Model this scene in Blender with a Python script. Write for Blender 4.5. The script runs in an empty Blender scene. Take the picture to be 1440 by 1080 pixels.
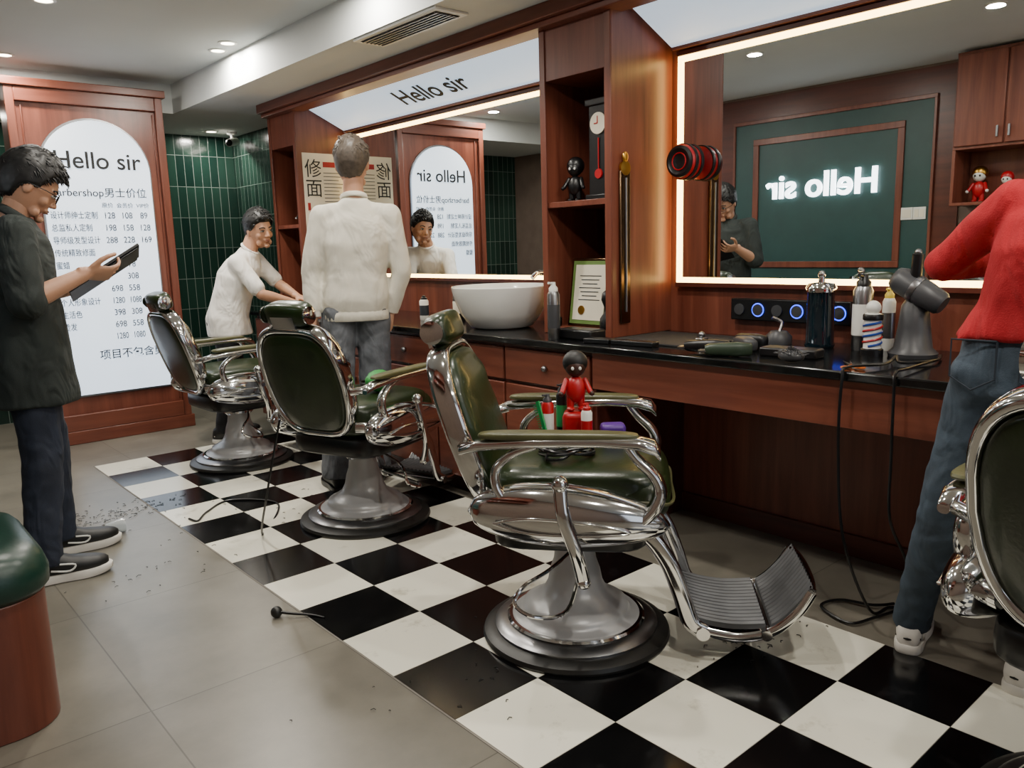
import bpy, math, random
from mathutils import Vector, Matrix, noise
random.seed(7)
V=Vector
R=math.radians
# ------------------------------------------------------------------ builder
class B:
    def __init__(s): s.v=[]; s.f=[]; s.mi=[]
    def add(s,vs,fs,M=None,mi=0):
        o=len(s.v)
        for p in vs:
            p=V(p)
            s.v.append(M@p if M is not None else p)
        for f in fs:
            s.f.append([i+o for i in f]); s.mi.append(mi)
def box(b,c,s,M=None,mi=0):
    x,y,z=c; a,d,e=s[0]/2,s[1]/2,s[2]/2
    vs=[(x+i*a,y+j*d,z+k*e) for i in(-1,1) for j in(-1,1) for k in(-1,1)]
    b.add(vs,[(0,1,3,2),(4,6,7,5),(0,4,5,1),(2,3,7,6),(0,2,6,4),(1,5,7,3)],M,mi)
def bb(b,x0,x1,y0,y1,z0,z1,M=None,mi=0):
    box(b,((x0+x1)/2,(y0+y1)/2,(z0+z1)/2),(x1-x0,y1-y0,z1-z0),M,mi)
def loftr(b,rings,M=None,mi=0,cap=True,closed=False):
    n=len(rings[0]); vs=[p for r in rings for p in r]; fs=[]
    m=len(rings)
    for i in range(m-1 if not closed else m):
        for j in range(n):
            k=(j+1)%n; i2=(i+1)%m
            fs.append((i*n+j,i*n+k,i2*n+k,i2*n+j))
    if cap and not closed:
        fs.append(list(range(n))[::-1]); fs.append([(m-1)*n+j for j in range(n)])
    b.add(vs,fs,M,mi)
def lathe(b,prof,seg=40,M=None,mi=0):
    loftr(b,[[(max(r,1e-4)*math.cos(2*math.pi*j/seg),max(r,1e-4)*math.sin(2*math.pi*j/seg),z) for j in range(seg)] for r,z in prof],M,mi)
def spw(x,e): return math.copysign(abs(x)**e,x)
def se(b,c,s,e1=1.0,e2=1.0,M=None,nu=24,nv=14,mi=0):
    rings=[]
    for i in range(nv+1):
        t=-math.pi/2+math.pi*i/nv
        t=max(-math.pi/2+.02,min(math.pi/2-.02,t))
        rings.append([(c[0]+s[0]*spw(math.cos(t),e1)*spw(math.cos(2*math.pi*j/nu),e2),
                       c[1]+s[1]*spw(math.cos(t),e1)*spw(math.sin(2*math.pi*j/nu),e2),
                       c[2]+s[2]*spw(math.sin(t),e1)) for j in range(nu)])
    loftr(b,rings,M,mi)
def ell(b,c,r,M=None,nu=18,nv=12,mi=0):
    if not hasattr(r,'__len__'): r=(r,r,r)
    se(b,c,r,1,1,M,nu,nv,mi)
def cat(pts,n=6):
    pts=[V(p) for p in pts]; out=[]
    P=[pts[0]]+pts+[pts[-1]]
    for i in range(1,len(P)-2):
        for k in range(n):
            t=k/n; a,b_,c,d=P[i-1],P[i],P[i+1],P[i+2]
            out.append(.5*((2*b_)+(c-a)*t+(2*a-5*b_+4*c-d)*t*t+(3*b_-a-3*c+d)*t**3))
    out.append(pts[-1]); return out
def tube(b,pts,rad,seg=10,M=None,flat=(1,1),up=None,mi=0,e=1.0):
    pts=[V(p) for p in pts]; n=len(pts)
    rs=rad if hasattr(rad,'__len__') else [rad]*n
    if len(rs)!=n: rs=[rs[0]+(rs[-1]-rs[0])*i/(n-1) for i in range(n)]
    rings=[]; prev=None
    for i in range(n):
        t=(pts[min(i+1,n-1)]-pts[max(i-1,0)])
        if t.length<1e-9: t=V((0,0,1))
        t.normalize()
        if up is not None: a=V(up)
        elif prev is None: a=V((0,0,1)) if abs(t.z)<.9 else V((1,0,0))
        else: a=prev
        a=(a-t*a.dot(t)); a.normalize(); prev=a
        c=t.cross(a)
        rings.append([pts[i]+(a*(flat[0]*spw(math.cos(2*math.pi*j/seg),e))+c*(flat[1]*spw(math.sin(2*math.pi*j/seg),e)))*rs[i] for j in range(seg)])
    loftr(b,rings,M,mi)
def cone(b,p,q,r1,r2,seg=16,M=None):
    p=V(p);q=V(q)
    tube(b,[p,q],[r1,r2],seg,M); ell(b,p,r1,M,seg,10); ell(b,q,r2,M,seg,10)
def obj(b,name,mat,parent=None,world=False,bevel=0,sharp=38,remesh=0,sm=0,disp=0,dscale=.1,link=True):
    me=bpy.data.meshes.new(name)
    me.from_pydata([tuple(p) for p in b.v],[],b.f)
    mats=mat if isinstance(mat,(list,tuple)) else [mat]
    for m in mats: me.materials.append(m)
    for p,mi in zip(me.polygons,b.mi): p.material_index=mi; p.use_smooth=True
    me.update()
    if not remesh: me.set_sharp_from_angle(angle=R(sharp))
    o=bpy.data.objects.new(name,me)
    bpy.context.scene.collection.objects.link(o)
    if bevel:
        m=o.modifiers.new('b','BEVEL'); m.width=bevel; m.segments=2; m.limit_method='ANGLE'; m.angle_limit=R(40)
    if remesh:
        m=o.modifiers.new('r','REMESH'); m.mode='VOXEL'; m.voxel_size=remesh; m.use_smooth_shade=True
        m=o.modifiers.new('s','SMOOTH'); m.iterations=sm or 6; m.factor=.5
    if disp:
        tx=bpy.data.textures.new('cl','CLOUDS'); tx.noise_scale=dscale; tx.noise_depth=1
        m=o.modifiers.new('d','DISPLACE'); m.texture=tx; m.strength=disp; m.mid_level=.5; m.texture_coords='LOCAL'
    if parent is not None:
        o.parent=parent
        if world: o.matrix_parent_inverse=parent.matrix_basis.inverted()
    return o
def empty(name,loc=(0,0,0),rz=0,scale=1):
    e=bpy.data.objects.new(name,None); e.empty_display_size=.1
    bpy.context.scene.collection.objects.link(e)
    e.matrix_basis=Matrix.Translation(V(loc))@Matrix.Rotation(rz,4,'Z')@Matrix.Scale(scale,4)
    return e
def text(s,width,M,mat,parent=None,align='CENTER',extr=.0008,size=None,name='lettering',bold=0):
    cu=bpy.data.curves.new(name,'FONT'); cu.body=s; cu.extrude=extr; cu.align_x=align; cu.align_y='CENTER'; cu.size=1; cu.offset=bold
    o=bpy.data.objects.new(name,cu); bpy.context.scene.collection.objects.link(o); cu.materials.append(mat)
    if size is None:
        bpy.context.view_layer.update(); size=width/max(o.dimensions.x,.01)
    cu.size=size; cu.offset=bold*size
    if parent is not None:
        o.parent=parent; o.matrix_parent_inverse=parent.matrix_basis.inverted()
    o.matrix_basis=M
    return o
# ------------------------------------------------------------------ materials
def lin(c):
    if isinstance(c,str):
        c=[int(c[i:i+2],16)/255 for i in(0,2,4)]
        c=[x/12.92 if x<=.04045 else((x+.055)/1.055)**2.4 for x in c]
    return (*c,1)
def mk(name):
    m=bpy.data.materials.new(name); m.use_nodes=True; nt=m.node_tree
    return m,nt,nt.nodes['Principled BSDF']
def mat(name,col,rough=.5,metal=0,var=.12,vscale=8,bump=0,bscale=60,coat=0,emi=None,es=0,trans=0,fold=0):
    m,nt,p=mk(name); c=lin(col); N=nt.nodes; Lk=nt.links
    tc=N.new('ShaderNodeTexCoord')
    p.inputs['Roughness'].default_value=rough; p.inputs['Metallic'].default_value=metal
    p.inputs['Coat Weight'].default_value=coat; p.inputs['Transmission Weight'].default_value=trans
    if var>0:
        n=N.new('ShaderNodeTexNoise'); n.inputs['Scale'].default_value=vscale; n.inputs['Detail'].default_value=4
        r=N.new('ShaderNodeValToRGB'); Lk.new(tc.outputs['Object'],n.inputs['Vector']); Lk.new(n.outputs['Fac'],r.inputs['Fac'])
        r.color_ramp.elements[0].position=.3; r.color_ramp.elements[1].position=.7
        r.color_ramp.elements[0].color=(*[x*(1-var) for x in c[:3]],1); r.color_ramp.elements[1].color=(*[min(1,x*(1+var)) for x in c[:3]],1)
        Lk.new(r.outputs['Color'],p.inputs['Base Color'])
    else: p.inputs['Base Color'].default_value=c
    last=None
    if fold:
        mp=N.new('ShaderNodeMapping'); mp.inputs['Scale'].default_value=(7,7,4); mp.inputs['Rotation'].default_value=(.5,.3,0); Lk.new(tc.outputs['Object'],mp.inputs['Vector'])
        n3=N.new('ShaderNodeTexNoise'); n3.inputs['Scale'].default_value=1.0; n3.inputs['Detail'].default_value=2; n3.inputs['Distortion'].default_value=1.6
        Lk.new(mp.outputs['Vector'],n3.inputs['Vector'])
        b3=N.new('ShaderNodeBump'); b3.inputs['Strength'].default_value=fold; b3.inputs['Distance'].default_value=.05
        Lk.new(n3.outputs['Fac'],b3.inputs['Height']); last=b3; Lk.new(b3.outputs['Normal'],p.inputs['Normal'])
    if bump:
        n2=N.new('ShaderNodeTexNoise'); n2.inputs['Scale'].default_value=bscale; n2.inputs['Detail'].default_value=3
        Lk.new(tc.outputs['Object'],n2.inputs['Vector'])
        bu=N.new('ShaderNodeBump'); bu.inputs['Strength'].default_value=bump; bu.inputs['Distance'].default_value=.005
        Lk.new(n2.outputs['Fac'],bu.inputs['Height']); Lk.new(bu.outputs['Normal'],p.inputs['Normal'])
        if last: Lk.new(last.outputs['Normal'],bu.inputs['Normal'])
    if emi: p.inputs['Emission Color'].default_value=lin(emi); p.inputs['Emission Strength'].default_value=es
    return m
def wood(name,c1,c2,axis='Z',rough=.34):
    m,nt,p=mk(name); N=nt.nodes; Lk=nt.links
    tc=N.new('ShaderNodeTexCoord'); mp=N.new('ShaderNodeMapping')
    sc={'Z':(14,14,1.0),'Y':(14,1.0,14),'X':(1.0,14,14)}[axis]
    mp.inputs['Scale'].default_value=sc; Lk.new(tc.outputs['Object'],mp.inputs['Vector'])
    n=N.new('ShaderNodeTexNoise'); n.inputs['Scale'].default_value=1.6; n.inputs['Detail'].default_value=8; n.inputs['Roughness'].default_value=.6; n.inputs['Distortion'].default_value=.4
    Lk.new(mp.outputs['Vector'],n.inputs['Vector'])
    r=N.new('ShaderNodeValToRGB'); r.color_ramp.elements[0].position=.28; r.color_ramp.elements[1].position=.74
    r.color_ramp.elements[0].color=lin(c1); r.color_ramp.elements[1].color=lin(c2)
    Lk.new(n.outputs['Fac'],r.inputs['Fac']); Lk.new(r.outputs['Color'],p.inputs['Base Color'])
    p.inputs['Roughness'].default_value=rough
    return m
W=wood('wood_red_v','5a2c20','804836'); WY=wood('wood_red_h','5a2c20','7e4735','Y')
WD=wood('wood_dark','3c1b15','58291f'); WDY=wood('wood_dark_h','451f17','602e22','Y'); WX=wood('wood_red_x','5a2c20','7e4735','X')
def tilemat(name,ax):
    m,nt,p=mk(name); N=nt.nodes; Lk=nt.links
    tc=N.new('ShaderNodeTexCoord'); s=N.new('ShaderNodeSeparateXYZ'); c=N.new('ShaderNodeCombineXYZ')
    Lk.new(tc.outputs['Object'],s.inputs[0]); Lk.new(s.outputs[ax],c.inputs[0]); Lk.new(s.outputs['Z'],c.inputs[1])
    br=N.new('ShaderNodeTexBrick'); br.offset=0; br.inputs['Scale'].default_value=1
    br.inputs['Brick Width'].default_value=.072; br.inputs['Row Height'].default_value=.26
    br.inputs['Mortar Size'].default_value=.0022; br.inputs['Mortar Smooth'].default_value=.3
    br.inputs['Color1'].default_value=lin('152a24'); br.inputs['Color2'].default_value=lin('253f35'); br.inputs['Mortar'].default_value=lin('7c8a82')
    Lk.new(c.outputs[0],br.inputs['Vector']); Lk.new(br.outputs['Color'],p.inputs['Base Color'])
    p.inputs['Roughness'].default_value=.16
    n=N.new('ShaderNodeTexNoise'); n.inputs['Scale'].default_value=12; Lk.new(tc.outputs['Object'],n.inputs['Vector'])
    mx=N.new('ShaderNodeMath'); mx.operation='MULTIPLY_ADD'; mx.inputs[1].default_value=-1.0; Lk.new(br.outputs['Fac'],mx.inputs[0]); Lk.new(n.outputs['Fac'],mx.inputs[2])
    bu=N.new('ShaderNodeBump'); bu.inputs['Strength'].default_value=.25; bu.inputs['Distance'].default_value=.005
    Lk.new(mx.outputs[0],bu.inputs['Height']); Lk.new(bu.outputs['Normal'],p.inputs['Normal'])
    return m
TX=tilemat('green_tile_x','X'); TY=tilemat('green_tile_y','Y')
def floormat():
    m,nt,p=mk('grey_floor_tile'); N=nt.nodes; Lk=nt.links
    tc=N.new('ShaderNodeTexCoord')
    br=N.new('ShaderNodeTexBrick'); br.offset=0; br.inputs['Scale'].default_value=1
    br.inputs['Brick Width'].default_value=.8; br.inputs['Row Height'].default_value=.8
    br.inputs['Mortar Size'].default_value=.0022
    br.inputs['Color1'].default_value=lin('7a766c'); br.inputs['Color2'].default_value=lin('736f66'); br.inputs['Mortar'].default_value=lin('57534b')
    mp=N.new('ShaderNodeMapping'); mp.inputs['Location'].default_value=(.25,.2,0); Lk.new(tc.outputs['Object'],mp.inputs['Vector']); Lk.new(mp.outputs['Vector'],br.inputs['Vector'])
    n=N.new('ShaderNodeTexNoise'); n.inputs['Scale'].default_value=2.2; n.inputs['Detail'].default_value=8; n.inputs['Roughness'].default_value=.65; Lk.new(tc.outputs['Object'],n.inputs['Vector'])
    r=N.new('ShaderNodeValToRGB'); r.color_ramp.elements[0].color=(.68,.68,.66,1); r.color_ramp.elements[1].color=(1.1,1.08,1.05,1); r.color_ramp.elements[0].position=.3; r.color_ramp.elements[1].position=.7
    Lk.new(n.outputs['Fac'],r.inputs['Fac'])
    mx=N.new('ShaderNodeMix'); mx.data_type='RGBA'; mx.blend_type='MULTIPLY'; mx.inputs['Factor'].default_value=1
    Lk.new(br.outputs['Color'],mx.inputs['A']); Lk.new(r.outputs['Color'],mx.inputs['B']); Lk.new(mx.outputs['Result'],p.inputs['Base Color'])
    p.inputs['Roughness'].default_value=.32
    return m
FL=floormat()
def checkmat(name,c,dirt,rough):
    m,nt,p=mk(name); N=nt.nodes; Lk=nt.links
    tc=N.new('ShaderNodeTexCoord'); n=N.new('ShaderNodeTexNoise'); n.inputs['Scale'].default_value=5; n.inputs['Detail'].default_value=9; n.inputs['Roughness'].default_value=.7
    Lk.new(tc.outputs['Object'],n.inputs['Vector']); r=N.new('ShaderNodeValToRGB')
    r.color_ramp.elements[0].position=.3; r.color_ramp.elements[0].color=lin(dirt); r.color_ramp.elements[1].position=.42; r.color_ramp.elements[1].color=lin(c)
    Lk.new(n.outputs['Fac'],r.inputs['Fac']); Lk.new(r.outputs['Color'],p.inputs['Base Color'])
    p.inputs['Roughness'].default_value=rough
    return m
CW=checkmat('tile_cream','eae7d6','bdb8a5',.2); CB=checkmat('tile_black','0b0b0c','1f1f20',.16)
GROUT=mat('grout','77726a',.7)
CEIL=mat('ceiling_paint','d0d4d2',.8,var=.03,vscale=2)
CHROME=mat('chrome','d6d6d6',.09,1,var=.03,vscale=3)
STEEL=mat('steel_brushed','8d8d8f',.3,1,var=.1,vscale=20)
RIB=mat('foot_plate_metal','5a5b5d',.5,.5,var=.15,vscale=12)
ENAMEL=mat('enamel_grey','b4b5b6',.32,.15,var=.05)
RUBBER=mat('rubber_black','1c1c1a',.4,var=.2)
OLIVE=mat('leather_green','1c2a10',.3,var=.25,vscale=10,bump=.12,bscale=120,coat=.15)
OLIVE2=mat('leather_arm','4c4c30',.35,var=.2,vscale=10,bump=.1,bscale=120)
BLACKP=mat('plastic_black','0e0e10',.35,var=.1)
GREYP=mat('plastic_grey','3a3b3e',.4,var=.1)
WHITEP=mat('plastic_white','dcdcd6',.35,var=.04)
EYEW=mat('eye_white','b9b4ac',.3,var=.02)
CERAM=mat('ceramic','e4e4df',.12,var=.03,coat=.3)
REDP=mat('plastic_red','a8101a',.35,var=.08)
BLUEP=mat('plastic_blue','1a3c8c',.35)
YELP=mat('plastic_yellow','d4b93c',.35)
GREENP=mat('plastic_green','1f8a4a',.4)
GOLD=mat('gold','b98d3e',.3,1)
BRONZE=mat('bronze','6b5540',.22,1,var=.2,vscale=15)
PURP=mat('purple_box','4a1d7c',.45)
GRN=mat('green_ball','2d8a3c',.5,bump=.4,bscale=200)
GRANITE=mat('counter_black_stone','101112',.12,var=.5,vscale=60)
PAPER=mat('paper','ddd6c2',.7,var=.05)
INK=mat('ink_black','08090b',.6,var=0); INKR=mat('ink_red','9a1c1c',.6)
INKG=mat('ink_grey','252c34',.6)
MIR=mat('mirror_glass','e4e8e8',.0,1,var=.0)
LED=mat('led_warm','ffe9b0',.5,var=0,emi='ffd27c',es=13)
LBOX=mat('lightbox_white','f2f6fa',.5,var=0,emi='c6def8',es=1.35)
LBOX2=mat('lightbox_cool','f2f6fa',.5,var=0,emi='b2d0ea',es=1.0)
NEON=mat('neon_white','ffffff',.5,var=0,emi='f4f8ff',es=7)
LAMP=mat('lamp_glow','ffffff',.5,var=0,emi='fff0d4',es=18)
RING=mat('blue_ring','3a5cff',.4,var=0,emi='2a48ff',es=4)
GREENW=mat('green_wall','1c403e',.45,var=.08)
GREENF=mat('bench_green','0c2f25',.35,var=.15,bump=.1,bscale=80)
GLASSJ=mat('jar_liquid','0a1a22',.08,var=.1,coat=.6)
# ------------------------------------------------------------------ camera
ax=V((.7534,-.658,-.0277)).normalized(); fw=V((.6441,.745,-.17)); fw=(fw-ax*fw.dot(ax)).normalized(); upv=ax.cross(fw)
cam=bpy.data.objects.new('camera',bpy.data.cameras.new('camera')); bpy.context.scene.collection.objects.link(cam)
cam.data.lens=28.0; cam.data.sensor_width=36; cam.data.clip_start=.02
cam.matrix_world=Matrix(((ax.x,upv.x,-fw.x,0),(ax.y,upv.y,-fw.y,0),(ax.z,upv.z,-fw.z,1.24),(0,0,0,1)))
bpy.context.scene.camera=cam
# ------------------------------------------------------------------ room
XW=2.95; XL=-.4; YB=7.1; YF=-2.8; ZC=2.45; ZS=2.25; CT=.84
def room(name,mat_,*bs,bevel=0):
    b=B()
    for q in bs: bb(b,*q)
    return obj(b,name,mat_,bevel=bevel)
room('floor',FL,(XL-.1,XW+.1,YF-.1,YB+.1,-.1,0))
b=B(); Y0=1.582-.3*10
bb(b,1.13,2.34,Y0-.004,Y0+22*.3+.004,0,.0015,mi=2)
for i in range(4):
    for j in range(22):
        bb(b,1.135+.3*i+.001,1.135+.3*i+.299,Y0+.3*j+.001,Y0+.3*j+.299,.001,.003,mi=1 if (i+j)%2==0 else 0)
obj(b,'floor_checker',[CW,CB,GROUT])
room('wall_right',W,(XW,XW+.1,YF,5.48,0,2.6))
room('wall_right_tiled',TY,(XW,XW+.1,5.48,YB+.1,0,2.6))
room('wall_back',TX,(XL-.1,XW,YB,YB+.1,0,2.6))
room('wall_left',mat('wall_paint','6a5a50',.7),(XL-.1,XL,YF,YB,0,2.6))
room('wall_front',mat('wall_paint_f','8a8680',.7),(XL-.1,XW+.1,YF-.1,YF,0,.3),(XL-.1,XW+.1,YF-.1,YF,2.3,2.6),(XL-.1,XL+.2,YF-.1,YF,.3,2.3),(XW-.3,XW+.1,YF-.1,YF,.3,2.3))
room('window_1',BLACKP,(1.25,1.31,YF-.07,YF-.02,.3,2.3),(XL+.2,XW-.3,YF-.07,YF-.02,.3,.35),(XL+.2,XW-.3,YF-.07,YF-.02,2.25,2.3))
room('ceiling',CEIL,(XL-.1,2.12,YF-.1,6.1,ZC,2.6))
room('ceiling_soffit',CEIL,(2.12,XW,YF-.1,YB,ZS,2.6),(XL,2.12,6.1,YB,ZS,2.6))
room('trim_cornice',WY,(2.47,2.57,-.3,5.48,2.19,2.25),(2.5,2.62,-.3,5.48,2.165,2.19),bevel=.004)
# ------------------------------------------------------------------ downlights
def downlight(x,y,z,p=14):
    e=empty('ceiling_downlight',(x,y,z))
    b=B(); lathe(b,[(.055,0),(.055,-.004),(.04,-.006),(.038,-.002)],24); obj(b,'ring',WHITEP,e)
    b=B(); lathe(b,[(.037,-.001),(.037,-.004)],24); obj(b,'lens',LAMP,e)
    l=bpy.data.lights.new('bulb','AREA'); l.shape='DISK'; l.size=.09; l.energy=p; l.color=(1,.94,.84)
    o=bpy.data.objects.new('bulb',l); bpy.context.scene.collection.objects.link(o); o.parent=e; o.location=(0,0,-.012)
for x,y in [(1.04,5.74),(1.0,4.46),(2.0,4.75),(2.02,4.95),(1.0,3.1),(1.95,3.3),(.9,1.7),(1.9,1.9),(1.0,.2),(1.9,.4),(1.0,-1.3),(1.9,-1.3)]:
    downlight(x,y,ZC,15.5)
downlight(2.66,6.8,ZS,11); downlight(1.0,6.7,ZS,9)
# ac grille
e=empty('air_vent_grille',(2.22,3.23,ZS))
b=B(); bb(b,-.09,.09,-.34,.34,-.012,0); obj(b,'frame',WHITEP,e,bevel=.003)
b=B(); bb(b,-.065,.065,-.31,.31,-.014,-.006); obj(b,'dark_core',BLACKP,e)
b=B()
for i in range(6): box(b,(-.055+.022*i,0,-.016),(.006,.61,.006))
for i in range(9): box(b,(0,-.3+.075*i,-.015),(.13,.003,.004))
obj(b,'louvers',STEEL,e)
# cctv
e=empty('security_camera',(2.81,6.74,ZS))
b=B(); lathe(b,[(.04,0),(.04,-.02),(.015,-.03),(.012,-.06)],20); tube(b,[(.05,.05,-.07),(-.06,-.07,-.10)],.032,16); obj(b,'housing',WHITEP,e)
b=B(); ell(b,(-.06,-.07,-.10),.028); obj(b,'lens',BLACKP,e)
# ------------------------------------------------------------------ pillars
def pillar(y0,y1):
    e=empty('shelf_pillar',(2.75,(y0+y1)/2,CT)); x0,x1=2.55,XW-.001
    b=B(); t=.022
    z0=CT+.001
    bb(b,x0,x1,y0,y0+t,z0,ZS-.06); bb(b,x0,x1,y1-t,y1,z0,ZS-.06)
    bb(b,x1-.02,x1,y0+t,y1-t,z0,ZS-.06)
    bb(b,x0,x1-.02,y0+t,y1-t,1.95,ZS-.06)
    bb(b,x0+.003,x1-.02,y0+t,y1-t,1.405,1.43); bb(b,x0+.003,x1-.02,y0+t,y1-t,z0,.87)
    bb(b,x0-.006,x0,y0,y0+.035,z0,ZS-.06); bb(b,x0-.006,x0,y1-.035,y1,z0,ZS-.06)
    obj(b,'carcass',W,e,True,bevel=.002)
    b=B(); bb(b,x0-.05,x1,y0-.035,y1+.035,ZS-.04,ZS-.001); bb(b,x0-.03,x1,y0-.02,y1+.02,ZS-.07,ZS-.04)
    obj(b,'crown',WY,e,True,bevel=.006)
    return e
pillar(2.28,2.70); pillar(5.08,5.48)
# ------------------------------------------------------------------ mirrors + light boxes
def mirror(y0,y1):
    z0,z1=1.083,2.0
    e=empty('led_mirror',(XW,(y0+y1)/2,z0))
    b=B(); bb(b,XW-.012,XW-.001,y0,y1,z0,z1); obj(b,'glass',MIR,e,True)
    b=B(); w=.022
    for q in [(y0,y1,z1,z1+w),(y0,y1,z0-w,z0),(y0-w,y0,z0-w,z1+w),(y1,y1+w,z0-w,z1+w)]: bb(b,XW-.02,XW-.001,*q)
    obj(b,'led_strip',LED,e,True)
    b=B(); w2=.042
    for q in [(y0-w,y1+w,z1+w,z1+w2),(y0-w,y1+w,z0-w2,z0-w)]: bb(b,XW-.03,XW-.001,*q)
    obj(b,'wood_border',WDY,e,True,bevel=.002)
mirror(2.745,5.04); mirror(-.1,2.215)
def lightbox(y0,y1,txt=None):
    e=empty('sign_light_box',(2.76,(y0+y1)/2,2.1))
    p0=V((2.63,0,2.18)); p1=V((2.90,0,2.055)); n=V((.421,0,.907))*.02
    def slab(b,a,c,ya,yb,off):
        vs=[]
        for y in(ya,yb):
            for q in(a,c,c+n,a+n): vs.append((q.x+off.x,y,q.z+off.z))
        b.add(vs,[(0,1,2,3),(7,6,5,4),(0,4,5,1),(1,5,6,2),(2,6,7,3),(3,7,4,0)])
    b=B(); slab(b,p0,p1,y0,y1,V((0,0,0))); obj(b,'diffuser',LBOX2,e,True)
    b=B(); bb(b,2.895,XW-.001,y0,y1,2.045,2.06); bb(b,2.57,2.635,y0,y1,2.172,2.195)
    bb(b,2.9,XW-.001,y0,y1,2.06,2.25); obj(b,'wood_edge',WY,e,True)
    if txt:
        xa=V((0,-1,0)); ya=V((-.907,0,.421)); za=xa.cross(ya); c=V((2.765,3.83,2.1175))+za*.003
        text(txt,.64,Matrix(((xa.x,ya.x,za.x,c.x),(xa.y,ya.y,za.y,c.y),(xa.z,ya.z,za.z,c.z),(0,0,0,1))),INK,e,bold=.012)
lightbox(2.735,5.045,'Hello sir'); lightbox(-.3,2.245)
# ------------------------------------------------------------------ counter
e=empty('barber_counter',(2.6,2.5,0))
b=B(); bb(b,2.31,XW-.001,-.5,5.5,CT-.03,CT); obj(b,'stone_top',GRANITE,e,True,bevel=.006)
b=B(); bb(b,2.335,2.36,-.5,2.2,.66,CT-.03); bb(b,2.36,XW-.001,-.5,2.18,CT-.05,CT-.03); obj(b,'apron',WY,e,True,bevel=.002)
b=B(); bb(b,2.36,XW-.002,2.2,5.49,.09,CT-.03); bb(b,2.42,XW-.002,2.2,5.49,0,.09); obj(b,'cabinet_body',WD,e,True,bevel=.002)
b=B()
for k in range(6):
    ya=2.22+k*.545
    if k<2:
        bb(b,2.34,2.36,ya,ya+.53,.64,.79); bb(b,2.34,2.36,ya,ya+.53,.37,.625); bb(b,2.34,2.36,ya,ya+.53,.1,.355)
    else: bb(b,2.34,2.36,ya,ya+.53,.64,.79); bb(b,2.34,2.36,ya,ya+.53,.1,.625)
obj(b,'drawer_fronts',WY,e,True,bevel=.004)
b=B()
for k in range(6):
    for z in (.715,.5): ell(b,(2.33,2.22+k*.545+.26,z),.014)
obj(b,'knobs',STEEL,e,True)
room('baseboard_right',WDY,(XW-.015,XW,-2.7,2.2,0,.09),bevel=.003)
# ------------------------------------------------------------------ price board
e=empty('price_list_light_board',(1.51,6.0,0))
b=B(); bb(b,1.04,1.98,5.93,6.09,0,2.31); obj(b,'board',W,e,True,bevel=.003)
b=B(); bb(b,1.04,1.09,5.9,5.93,.09,2.31); bb(b,1.93,1.98,5.9,5.93,.09,2.31)
bb(b,1.12,1.13,5.92,5.93,.22,2.2);bb(b,1.91,1.92,5.92,5.93,.22,2.2); obj(b,'stiles',W,e,True,bevel=.004)
b=B(); bb(b,1.02,2.0,5.88,6.09,2.31,2.36); bb(b,1.02,2.0,5.9,6.09,0,.09); bb(b,1.09,1.93,5.9,5.93,2.22,2.31); bb(b,1.09,1.93,5.9,5.93,.09,.2)
obj(b,'rails',WX,e,True,bevel=.005)
def arch(b,cx,w,z0,z1,ya,yb):
    r=w/2; pts=[(cx-r,z0),(cx+r,z0)]
    for i in range(25):
        a=math.pi*i/24; pts.append((cx+r*math.cos(a),z1-r+r*math.sin(a)))
    n=len(pts); vs=[(x,ya,z) for x,z in pts]+[(x,yb,z) for x,z in pts]
    b.add(vs,[list(range(n)),list(range(2*n-1,n-1,-1))]+[(i,i+n,(i+1)%n+n,(i+1)%n) for i in range(n)])
b=B(); arch(b,1.522,.69,.315,2.145,5.915,5.93); obj(b,'arch_rim',STEEL,e,True)
b=B(); arch(b,1.522,.665,.33,2.13,5.9,5.92); obj(b,'lit_panel',LBOX,e,True)
RX=Matrix.Rotation(R(90),4,'X')
def pt(s,x,z,w=None,size=None,al='CENTER',bold=0,m=None,sx=1):
    text(s,w,Matrix.Translation((x,5.897,z))@RX@Matrix.Diagonal((sx,1,1,1)),m or INK,e,al,size=size,bold=bold)
pt('Hello sir',1.53,1.87,w=.53,m=INK,bold=.008); pt('barbershop男士价位',1.525,1.665,w=.58,bold=.002)
pt('原价  会员价  VIP价',1.675,1.585,w=.30)
rows=[('设计师绅士定制','128','108','89'),('总监私人定制','198','158','128'),('导师级发型设计','288','228','169'),('传统精致修面','','',''),
('蜜蜡','','78',''),('','','308',''),('','698','558',''),('个人形象设计','1280','1088',''),('生活色','398','308',''),('烫发','698','558',''),('','1280','1080','')]
for i,(n_,a_,b_,c_) in enumerate(rows):
    z=1.518-i*.081
    if n_: pt(n_,1.21,z,size=.052,al='LEFT',sx=.78)
    for s_,x_ in((a_,1.565),(b_,1.675),(c_,1.785)):
        if s_: pt(s_,x_,z,size=.058,sx=.85 if len(s_)<4 else .7)
pt('项目不包含剪',1.62,.585,w=.42,bold=.004,m=INK)
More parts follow.
